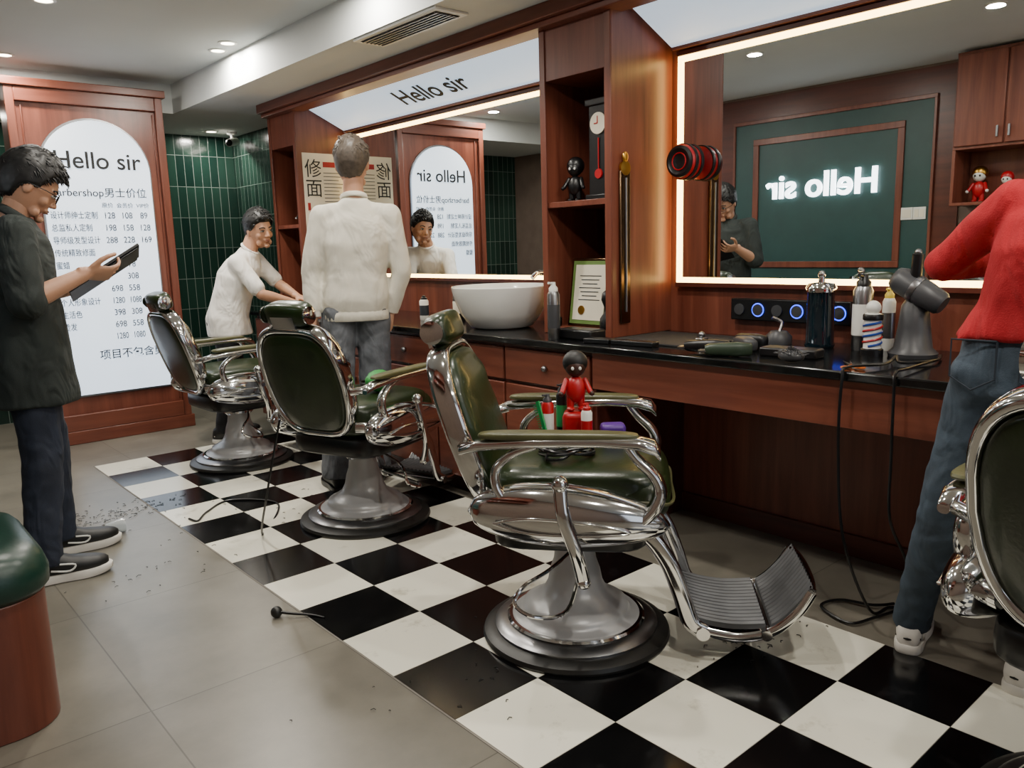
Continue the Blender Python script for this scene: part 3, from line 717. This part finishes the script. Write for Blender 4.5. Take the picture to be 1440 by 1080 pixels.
e=empty('tablet_folio',(.885,3.485,1.185))
MT=Matrix.Rotation(R(-6),4,'Z')@Matrix.Rotation(R(-32),4,'Y')@Matrix.Rotation(R(-16),4,'X')
b=B(); box(b,(0,0,0),(.31,.20,.012),MT); box(b,(-.01,-.01,-.012),(.30,.19,.005),MT); obj(b,'cover',BLACKP,e,bevel=.003)
b=B(); box(b,(0,0,.007),(.27,.17,.002),MT); obj(b,'screen',mat('screen_dark','15181c',.12),e)
person('man_leaning_at_counter',dict(pel=(2.05,5.25,.84),hem=(2.06,5.24,.71),chest=(2.14,5.22,1.10),neck=(2.225,5.2,1.27),head=(2.28,5.17,1.395),
 shL=(2.31,5.32,1.205),shR=(2.09,5.10,1.19),elR=(2.17,4.95,.98),wrR=(2.37,4.91,.915),elL=(2.40,5.18,1.03),wrL=(2.44,5.0,.95),
 hipL=(2.10,5.32,.80),hipR=(2.0,5.18,.80),knL=(2.11,5.37,.44),knR=(2.0,5.15,.44),anL=(2.06,5.42,.09),anR=(1.93,5.18,.09)),
 dict(top=WTEE,bot=BLK,skin=SK,sleeve=.82,slo=.35,loose=.020,w=.92,wr=.010,tt=.02,handR=((.9,0,-.25),(0,0,-1),.5,1.0),handL=((.5,-.8,-.3),(0,0,-1),.6,1.0),
 yawL=R(-40),yawR=R(-45),shoe=SHB,sole=SHW,hrot=(R(-78),R(6),R(6)),hair=HAIRB,collar=.007,hk=dict(vol=.024,strand=.030,nst=1500,comb=(.4,.2,.3),mess=.5,fade=.35)))
k=.965
def sc(p): return (p[0]*k,p[1]*k,1.24+(p[2]-1.24)*k)
J3={a:sc(p) for a,p in dict(pel=(2.19,3.80,.97),hem=(2.19,3.80,.91),chest=(2.20,3.78,1.28),neck=(2.20,3.77,1.515),head=(2.205,3.78,1.685),
 shL=(2.045,3.86,1.43),shR=(2.365,3.68,1.43),elL=(1.99,3.90,1.13),wrL=(1.975,3.87,.90),elR=(2.40,3.66,1.12),wrR=(2.36,3.72,.91),
 hipL=(2.11,3.85,.93),hipR=(2.27,3.76,.93)).items()}
J3.update(knL=(1.99,3.69,.5),knR=(2.2,3.66,.5),anL=(1.94,3.66,.09),anR=(2.17,3.66,.09))
person('man_in_cream_sweater',J3,dict(top=CREAM,bot=GREYD,skin=SK,sleeve=1.85,loose=.017,wr=.012,w=.95,rib=True,handR=((0,.2,-1),(-.8,.4,0),.5,1.0),handL=((0,.1,-1),(.8,-.4,0),.5,1.0),
 yawL=R(75),yawR=R(50),shoe=SHB,sole=BLACKP,style='slip',tr=(.095,.085,.08),hrot=(R(48),R(4),0),hair=HGR,collar=.010,hk=dict(vol=.025,strand=.028,nst=1800,comb=(.2,0,-.2),mess=.35,fade=.22)))
person('woman_in_red_sweater',dict(pel=(2.17,.62,.94),hem=(2.17,.62,.985),chest=(2.14,.54,1.20),neck=(2.15,.515,1.365),head=(2.20,.575,1.485),
 shL=(2.15,.665,1.32),shR=(2.14,.37,1.31),elL=(2.20,.83,1.165),wrL=(2.39,.755,1.16),elR=(2.22,.28,1.08),wrR=(2.42,.42,1.12),
 hipL=(2.17,.70,.90),hipR=(2.17,.55,.90),knL=(2.23,.80,.50),knR=(2.23,.59,.49),anL=(2.385,.93,.10),anR=(2.37,.62,.10)),
 dict(top=REDS,bot=DENIMB,bot2=DENIML,pockets=True,skin=mat('skin_fair','d2a184',.5),sleeve=1.85,loose=.010,wr=.014,w=.9,handL=((.6,-.5,.5),(.2,-.5,-.6),.7,.9),handR=((.8,.4,.1),(0,.3,-.9),.7,.9),
 yawL=R(15),yawR=R(-5),shoe=SHW,sole=SHW,shL=.92,tr=(.094,.064,.052),hrot=(R(0),R(15),0),hair=HBL,hk=dict(vol=.022,strand=.03,nst=1200,comb=(-.3,0,-.6),long=.3,mess=.3)))
# ------------------------------------------------------------------ counter objects
def lobj(name,loc,parts,rz=0):
    e=empty(name,loc,rz)
    for nm,m,fn in parts:
        b=B(); fn(b); obj(b,nm,m,e,sharp=45)
    return e
lobj('vessel_sink',(2.60,3.07,CT),[
 ('bowl',CERAM,lambda b:lathe(b,[(.13,0),(.16,.01),(.205,.07),(.235,.14),(.248,.19),(.25,.205),(.244,.21),(.236,.205),(.215,.13),(.17,.06),(.1,.03),(.0,.028)],56)),
 ('drain',CHROME,lambda b:lathe(b,[(.03,.028),(.03,.034),(0,.035)],20))])
lobj('sink_faucet',(2.88,3.0,CT),[('faucet',CHROME,lambda b:(lathe(b,[(.028,0),(.028,.02),(.018,.03),(.018,.24)],20),tube(b,cat([(0,0,.21),(-.03,0,.26),(-.09,0,.265),(-.13,0,.24)],5),.012,10),tube(b,[(0,0,.24),(.0,.05,.26)],.007)))])
def can(name,loc,r,h,m1,m2,label=None,nozzle=True):
    L=[('body',m1,lambda b:lathe(b,[(r*.9,0),(r,.005),(r,h*.78),(r*.75,h*.84)],28)),('cap',m2,lambda b:(lathe(b,[(r*.72,h*.83),(r*.72,h*.9),(r*.4,h*.94),(r*.35,h)],20), tube(b,[(0,0,h*.97),(-r*1.1,0,h*.99)],r*.18) if nozzle else None))]
    if label: L.append(('label',label,lambda b:lathe(b,[(r*1.01,h*.2),(r*1.02,h*.21),(r*1.02,h*.6),(r*1.01,h*.61)],28)))
    return lobj(name,loc,L)
can('hair_spray_can',(2.385,2.47,CT),.027,.245,STEEL,WHITEP,GREYP)
can('water_spray_bottle',(2.80,1.32,CT),.034,.27,STEEL,BLACKP,WHITEP)
can('squeeze_bottle',(2.84,1.245,CT),.022,.22,WHITEP,YELP,STEEL)
can('styling_bottle',(2.75,3.62,CT),.035,.17,BLACKP,BLACKP,PAPER,False)
can('styling_bottle',(2.60,3.75,CT),.026,.14,WHITEP,BLACKP,INKG,False)
lobj('disinfectant_jar',(2.785,1.47,CT),[('jar',GLASSJ,lambda b:lathe(b,[(.05,0),(.054,.01),(.05,.02),(.048,.2),(.05,.205)],32)),('lid',CHROME,lambda b:(lathe(b,[(.054,.205),(.055,.22),(.045,.235),(.012,.24),(.01,.262)],32),ell(b,(0,0,.268),.014)))])
e=lobj('mini_barber_pole',(2.684,1.228,CT),[('column',WHITEP,lambda b:(lathe(b,[(.034,0),(.036,.01),(.03,.02),(.028,.03),(.028,.12),(.031,.125),(.031,.14),(.02,.145)],28),ell(b,(0,0,.163),.024))),
 ('bands',BLACKP,lambda b:(lathe(b,[(.0365,.0),(.0365,.022),(.031,.026)],28),lathe(b,[(.0315,.122),(.0325,.126),(.0325,.138),(.03,.142)],28)))])
for col,ph in((REDP,0),(BLUEP,math.pi)):
    b=B(); tube(b,[(.0285*math.cos(ph+q*.35),.0285*math.sin(ph+q*.35),.034+.082*q/40) for q in range(41)],.0042,6); obj(b,'stripe',col,e)
e=lobj('hair_dryer',(2.75,1.12,CT),[('cone_stand',GREYP,lambda b:lathe(b,[(.075,0),(.078,.012),(.06,.03),(.05,.1),(.042,.17),(.03,.19)],32)),
 ('barrel',GREYP,lambda b:lathe(b,[(.03,-.11),(.038,-.1),(.044,-.04),(.044,.05),(.034,.07),(.02,.075)],28,Matrix.Translation((-.02,0,.23))@Matrix.Rotation(R(-60),4,'X'))),
 ('grip',BLACKP,lambda b:tube(b,cat([(-.02,0,.22),(-.03,-.01,.28),(-.035,-.015,.34)],4),.018,12)),
 ('trim',STEEL,lambda b:(lathe(b,[(.046,-.02),(.047,-.01),(.046,0)],28,Matrix.Translation((-.02,0,.23))@Matrix.Rotation(R(-60),4,'X')),ell(b,(-.035,-.015,.345),.012)))])
def powerstrip(y0,y1):
    e=empty('power_outlet_strip',(XW,y0,.955)); b=B(); bb(b,-.035,-.002,0,y1-y0,-.045,.045); obj(b,'housing',BLACKP,e,bevel=.004)
    n=max(2,int((y1-y0)/.085)); b=B(); b2=B()
    for i in range(n):
        y=(y1-y0)*(i+.5)/n; MM=Matrix.Translation((-.036,y,0))@Matrix.Rotation(R(-90),4,'Y')
        if i%2==0: tube(b,[MM@V((.026*math.cos(q*math.pi/12),.026*math.sin(q*math.pi/12),.002)) for q in range(25)],.0022,6)
        lathe(b2,[(.023,0),(.023,.006),(.0,.007)],24,MM)
    obj(b,'light_ring',RING,e); obj(b2,'sockets',GREYP,e)
powerstrip(1.42,1.94); powerstrip(.6,.98); powerstrip(3.3,3.9)
def cb(name,loc,size,m,rz=0,extra=None):
    e=empty(name,loc,rz); b=B(); box(b,(0,0,size[2]/2),size); obj(b,'body',m,e,bevel=min(size)*.2)
    if extra: 
        b=B(); extra(b); obj(b,'detail',STEEL,e)
    return e
RUBM=mat('rubber_mat','17181a',.7,bump=.5,bscale=150)
cb('tool_mat',(2.66,2.02,CT),(.38,.44,.008),RUBM)
cb('comb_case',(2.42,2.05,CT),(.05,.2,.02),BLACKP,.1)
def clipper(loc,rz,m,name='hair_clipper'):
    e=empty(name,loc,rz); b=B(); rings=[]
    for x,w,h in((-.085,.012,.014),(-.08,.02,.022),(-.03,.024,.026),(.03,.021,.022),(.06,.023,.02),(.075,.02,.014)):
        rings.append([(x,w*spw(math.cos(q*math.pi/8),.7),.026+h*spw(math.sin(q*math.pi/8),.7)) for q in range(16)])
    loftr(b,rings); obj(b,'body',m,e,sharp=60); b=B(); box(b,(.082,0,.022),(.02,.042,.006))
    for q in range(9): box(b,(.094,-.018+.0045*q,.022),(.008,.0022,.003))
    obj(b,'blade',STEEL,e)
clipper((2.66,1.68,CT),1.2,BLACKP); clipper((2.56,1.64,CT),.9,GREYP); clipper((2.40,1.70,CT),2.0,BLACKP); clipper((2.37,1.59,CT),2.2,mat('clipper_green','2a3a2a',.4))
cb('tool_case',(2.50,1.42,CT),(.08,.2,.032),BLACKP,.1)
cb('silver_trinket',(2.60,1.86,CT+.008),(.06,.03,.02),STEEL,.2,lambda b:(ell(b,(0,0,.03),.014),))
lobj('trimmer_charging_stand',(2.79,1.64,CT),[('base',GREYP,lambda b:(lathe(b,[(.05,0),(.05,.03),(.03,.05)],24),)),('arm',STEEL,lambda b:tube(b,cat([(0,0,.04),(.02,0,.08),(0,.03,.1)],4),.007))])
e=empty('cleaning_brush',(2.36,1.34,CT)); b=B(); ell(b,(0,0,.025),(.03,.045,.02)); obj(b,'body',GREYP,e); b=B()
for q in range(140):
    a=random.random()*6.28; s_=random.random(); tube(b,[(.02*math.cos(a)*s_,.035*math.sin(a)*s_,.03),(.045*math.cos(a)*s_-.0,.06*math.sin(a)*s_,.03+.028*(1-s_*.9))],.0012,4)
obj(b,'bristles',GREYP,e)
e=empty('scissors',(2.40,1.16,CT+.006),.6); b=B(); tube(b,[(0,0,0),(.1,.01,0)],[.005,.001],6); tube(b,[(0,0,.002),(.1,-.012,0)],[.005,.001],6); obj(b,'blades',STEEL,e)
b=B(); 
for s in(-1,1): tube(b,[(-.04+.016*math.cos(q*.52),s*.02+.014*math.sin(q*.52),0) for q in range(13)],.003,6); tube(b,[(0,0,0),(-.025,s*.014,0)],.0035,6)
obj(b,'handles',mat('orange','c86a2a',.4),e)
cb('black_storage_box',(2.46,2.38,CT),(.1,.2,.045),BLACKP); cb('card_holder',(2.40,2.22,CT),(.06,.12,.02),BLACKP,.2)
# pillar contents
e=empty('framed_certificate',(2.63,2.50,.875)); MM=Matrix.Rotation(R(8),4,'Y')
b=B(); box(b,(0,0,.15),(.014,.25,.31),MM); obj(b,'frame',BRONZE,e,bevel=.004)
b=B(); box(b,(-.008,0,.15),(.002,.225,.285),MM); obj(b,'border',mat('cert_green','5e7a3c',.5),e)
b=B(); box(b,(-.010,0,.15),(.002,.19,.25),MM); obj(b,'sheet',PAPER,e)
b=B()
for q in range(7): box(b,(-.0115,0,.225-.018*q),(.001,.13-.02*(q%3),.004),MM)
obj(b,'text_lines',INKG,e)
b=B(); lathe(b,[(.02,0),(.02,.003)],20,MM@Matrix.Translation((-.012,.04,.07))@Matrix.Rotation(R(-90),4,'Y')); obj(b,'seal',GOLD,e)
figurine((2.64,2.58,1.43),BLACKP,BLACKP,.2,'black_figurine',BLACKP,rz=R(200))
e=empty('pendulum_clock',(2.66,2.42,1.43)); b=B(); box(b,(0,0,.2),(.07,.12,.40)); box(b,(0,0,.41),(.09,.15,.03)); box(b,(0,0,.012),(.09,.15,.025)); obj(b,'case',BLACKP,e,bevel=.005)
b=B(); lathe(b,[(.045,0),(.045,.006)],28,Matrix.Translation((-.036,0,.32))@Matrix.Rotation(R(-90),4,'Y')); obj(b,'dial',PAPER,e)
b=B(); tube(b,[(-.038,0,.26),(-.038,0,.12)],.003); lathe(b,[(.022,0),(.02,.006)],20,Matrix.Translation((-.036,0,.11))@Matrix.Rotation(R(-90),4,'Y')); box(b,(-.044,.0,.335),(.002,.004,.03)); box(b,(-.044,.01,.32),(.002,.02,.004)); obj(b,'pendulum',REDP,e)
lobj('trophy_bottle',(2.585,2.345,.87),[('body',BLACKP,lambda b:lathe(b,[(.03,0),(.032,.01),(.03,.05),(.012,.075),(.012,.1),(.024,.13),(.02,.16),(.008,.17)],24))])
can('pomade_jar',(2.59,2.655,.87),.02,.05,BLACKP,GOLD,None,False)
for z in(1.43,.87): figurine((2.66,5.28,z),BLACKP,GOLD,.16,'shelf_figurine',rz=R(200))
e=empty('hanging_bronze_thermometer',(2.62,2.28,1.25)); b=B(); box(b,(0,-.008,-.03),(.065,.012,.64)); obj(b,'plate',BRONZE,e,bevel=.005)
b=B(); lathe(b,[(.03,0),(.03,.012),(.0,.016)],24,Matrix.Translation((0,-.004,.3))@Matrix.Rotation(R(90),4,'X')); ell(b,(0,-.012,.345),(.018,.01,.022)); obj(b,'medallion',GOLD,e)
b=B(); tube(b,[(0,-.016,-.3),(0,-.016,.26)],.006); obj(b,'tube',STEEL,e)
def poster(x0,x1,z0,z1,y):
    e=empty('shaving_poster',((x0+x1)/2,y,z0)); b=B(); bb(b,x0,x1,y-.004,y-.001,z0,z1); obj(b,'sheet',PAPER,e,True)
    def t(s,x,z,size,m): text(s,None,Matrix.Translation((x,y-.006,z))@RX,m,e,size=size,extr=.0004)
    t('修',x0+.075,z1-.11,.13,INK); t('面',x0+.075,z1-.24,.13,INK)
    b=B(); bb(b,x0+.15,x1-.03,y-.006,y-.004,z1-.09,z1-.055); bb(b,x0+.02,x0+.04,y-.006,y-.004,z1-.38,z1-.33)
    for q in range(3): bb(b,x0+.03,x0+.11,y-.006,y-.004,z1-.40-q*.13,z1-.385-q*.13)
    obj(b,'red_print',INKR,e,True)
    b=B()
    for q in range(9): bb(b,x0+.15,x1-.03-.02*(q%3),y-.006,y-.004,z1-.13-.024*q,z1-.126-.024*q)
    for q in range(14):
        if q%5!=0: bb(b,x0+.03,x1-.04-.03*(q%2),y-.006,y-.004,z1-.385-.026*q,z1-.381-.026*q)
    obj(b,'print',INKG,e,True)
poster(2.585,2.92,1.12,1.9,5.08)
e=empty('round_speaker',(XW-.022,2.15,1.575)); Mx=Matrix.Rotation(R(-90),4,'Y')
b=B(); lathe(b,[(.03,0),(.05,.01),(.07,.02),(.072,.085),(.064,.095)],36,Mx); obj(b,'shell',REDP,e)
b=B(); lathe(b,[(.074,.022),(.076,.025),(.076,.035),(.074,.04)],36,Mx); lathe(b,[(.074,.06),(.076,.063),(.076,.078),(.074,.08)],36,Mx); lathe(b,[(.066,.09),(.066,.1),(.055,.104),(.045,.098),(.0,.098)],36,Mx); obj(b,'bands',BLACKP,e)
b=B(); tube(b,[Mx@V((.035*math.cos(q*.26),.035*math.sin(q*.26),.1)) for q in range(25)],.003,6); obj(b,'ring',REDP,e)
e=empty('red_towel',(2.50,4.88,CT)); b=B(); se(b,(0,0,.02),(.06,.08,.019),.6,.7); se(b,(.01,.02,.04),(.045,.05,.012),.7,.7); obj(b,'cloth',REDP,e)
# ------------------------------------------------------------------ items on chairs & floor
def wire(name,pts,r=.004,m=BLACKP,n=8):
    b=B(); tube(b,cat(pts,n),r,6); return obj(b,name,m)
f1=V((math.cos(R(-50)),math.sin(R(-50)),0)); l1=V((-f1.y,f1.x,0)); C1=V((1.73,1.715,0))
def on1(a,c,z): return C1+f1*a+l1*c+V((0,0,z))
pts=[]
for q in range(60):
    a=q*.55; r=.065+.02*math.sin(q*1.7); pts.append(on1(-.02+r*math.cos(a)*1.1,-.08+r*math.sin(a),.614+.012*math.sin(q*.9)+.0006*q))
wire('coiled_power_cord',pts,.0045,BLACKP,3)
cb('red_storage_tin',on1(.0,.13,.605),(.085,.085,.10),REDP,R(-50))
cb('purple_box',on1(.12,.12,.605),(.08,.06,.06),PURP,R(-40))
can('red_spray_bottle',on1(-.09,.10,.605),.02,.16,REDP,GREYP,WHITEP)
can('white_spray_can',on1(.04,.05,.605),.018,.14,WHITEP,REDP,REDP)
can('dark_spray_can',on1(-.05,.18,.605),.02,.18,BLACKP,GREYP,GREENP)
e=empty('styling_comb',on1(-.08,.04,.605)); b=B(); MC=Matrix.Rotation(R(-20),4,'X'); box(b,(0,0,.075),(.006,.014,.15),MC)
for q in range(16): box(b,(0,.014,.02+.008*q),(.003,.02,.003),MC)
obj(b,'comb',GREENP,e)
figurine(on1(.0,.13,.705),REDP,HAIRB,.2,'afro_doll',mat('doll_skin','3a2018',.4),rz=R(230))
f2=V((math.cos(R(20)),math.sin(R(20)),0)); l2=V((-f2.y,f2.x,0)); C2=V((1.82,3.18,0))
def on2(a,c,z): return C2+f2*a+l2*c+V((0,0,z))
e=empty('green_scrub_ball',on2(.03,-.10,.605)); b=B(); ell(b,(0,0,.05),(.07,.055,.05)); obj(b,'ball',GRN,e,disp=.012,dscale=.01)
pts=[on2(.15+.05*math.cos(q*.6),.04+.06*math.sin(q*.6),.612+.003*(q%5)) for q in range(40)]
wire('coiled_power_cord',pts,.004,BLACKP,3)
wire('floor_power_cable',[(1.34,2.98,.58),(1.30,3.05,.3),(1.36,3.3,.012),(1.55,3.55,.008),(1.60,3.72,.008),(1.45,3.90,.008),(1.3,3.80,.008),(1.22,3.70,.008),(1.20,3.76,.008)],.005)
wire('dryer_power_cord',[(2.75,1.03,CT+.01),(2.62,1.0,CT+.01),(2.52,1.06,CT+.01),(2.58,1.10,CT+.02),(2.45,1.08,CT+.012),(2.33,1.135,CT+.012),(2.295,1.135,CT-.02),(2.30,1.14,.6),(2.34,1.13,.3),(2.48,1.10,.03),(2.58,1.08,.01),(2.60,1.05,.01),(2.47,1.08,.01),(2.38,1.12,.01),(2.43,1.24,.01),(2.52,1.22,.01),(2.55,1.12,.015),(2.62,1.08,.01)],.005)
wire('clipper_power_cord',[(2.6,1.0,CT+.01),(2.4,.99,CT+.012),(2.31,.985,CT+.01),(2.295,.98,CT-.05),(2.30,.98,.6),(2.36,1.0,.4),(2.6,1.05,.2),(2.8,1.08,.01)],.0045)
e=empty('small_microphone',(1.056,2.496,0),R(-48)); b=B(); ell(b,(0,0,.02),.02); obj(b,'foam',RUBBER,e); b=B(); tube(b,cat([(.015,0,.02),(.06,0,.016),(.12,.01,.008),(.17,0,.005)],4),[.006,.003],8); obj(b,'stem',BLACKP,e)
lobj('plastic_cup',(.89,3.82,.032),[('cup',mat('clear_plastic','e8eef0',.1,trans=.6,var=0),lambda b:lathe(b,[(.022,-.04),(.024,-.035),(.032,.04),(.030,.04),(.021,-.032),(0,-.034)],24,Matrix.Rotation(R(88),4,'Y')))])
b=B()
for cx,cy,s_,n_ in((.85,4.1,.15,150),(.8,3.3,.2,30),(2.15,1.3,.10,70),(1.4,1.75,.25,25),(1.15,4.1,.15,40),(1.4,3.6,.3,30)):
    for q in range(n_):
        x,y=random.gauss(cx,s_),random.gauss(cy,s_*.6); a=random.random()*3.14; l=.006+random.random()*.016
        if x<.1 or x>2.8 or (.4<x<.95 and 3.3<y<3.85): continue
        tube(b,[(x,y,.0045),(x+l*.5*math.cos(a),y+l*.5*math.sin(a),.006),(x+l*math.cos(a+.6),y+l*math.sin(a+.6),.0045)],.0013,4)
obj(b,'hair_clippings',HAIRB)
# ------------------------------------------------------------------ world
w=bpy.data.worlds.new('world'); bpy.context.scene.world=w; w.use_nodes=True
bg=w.node_tree.nodes['Background']; bg.inputs['Color'].default_value=(.8,.88,1,1); bg.inputs['Strength'].default_value=1.3
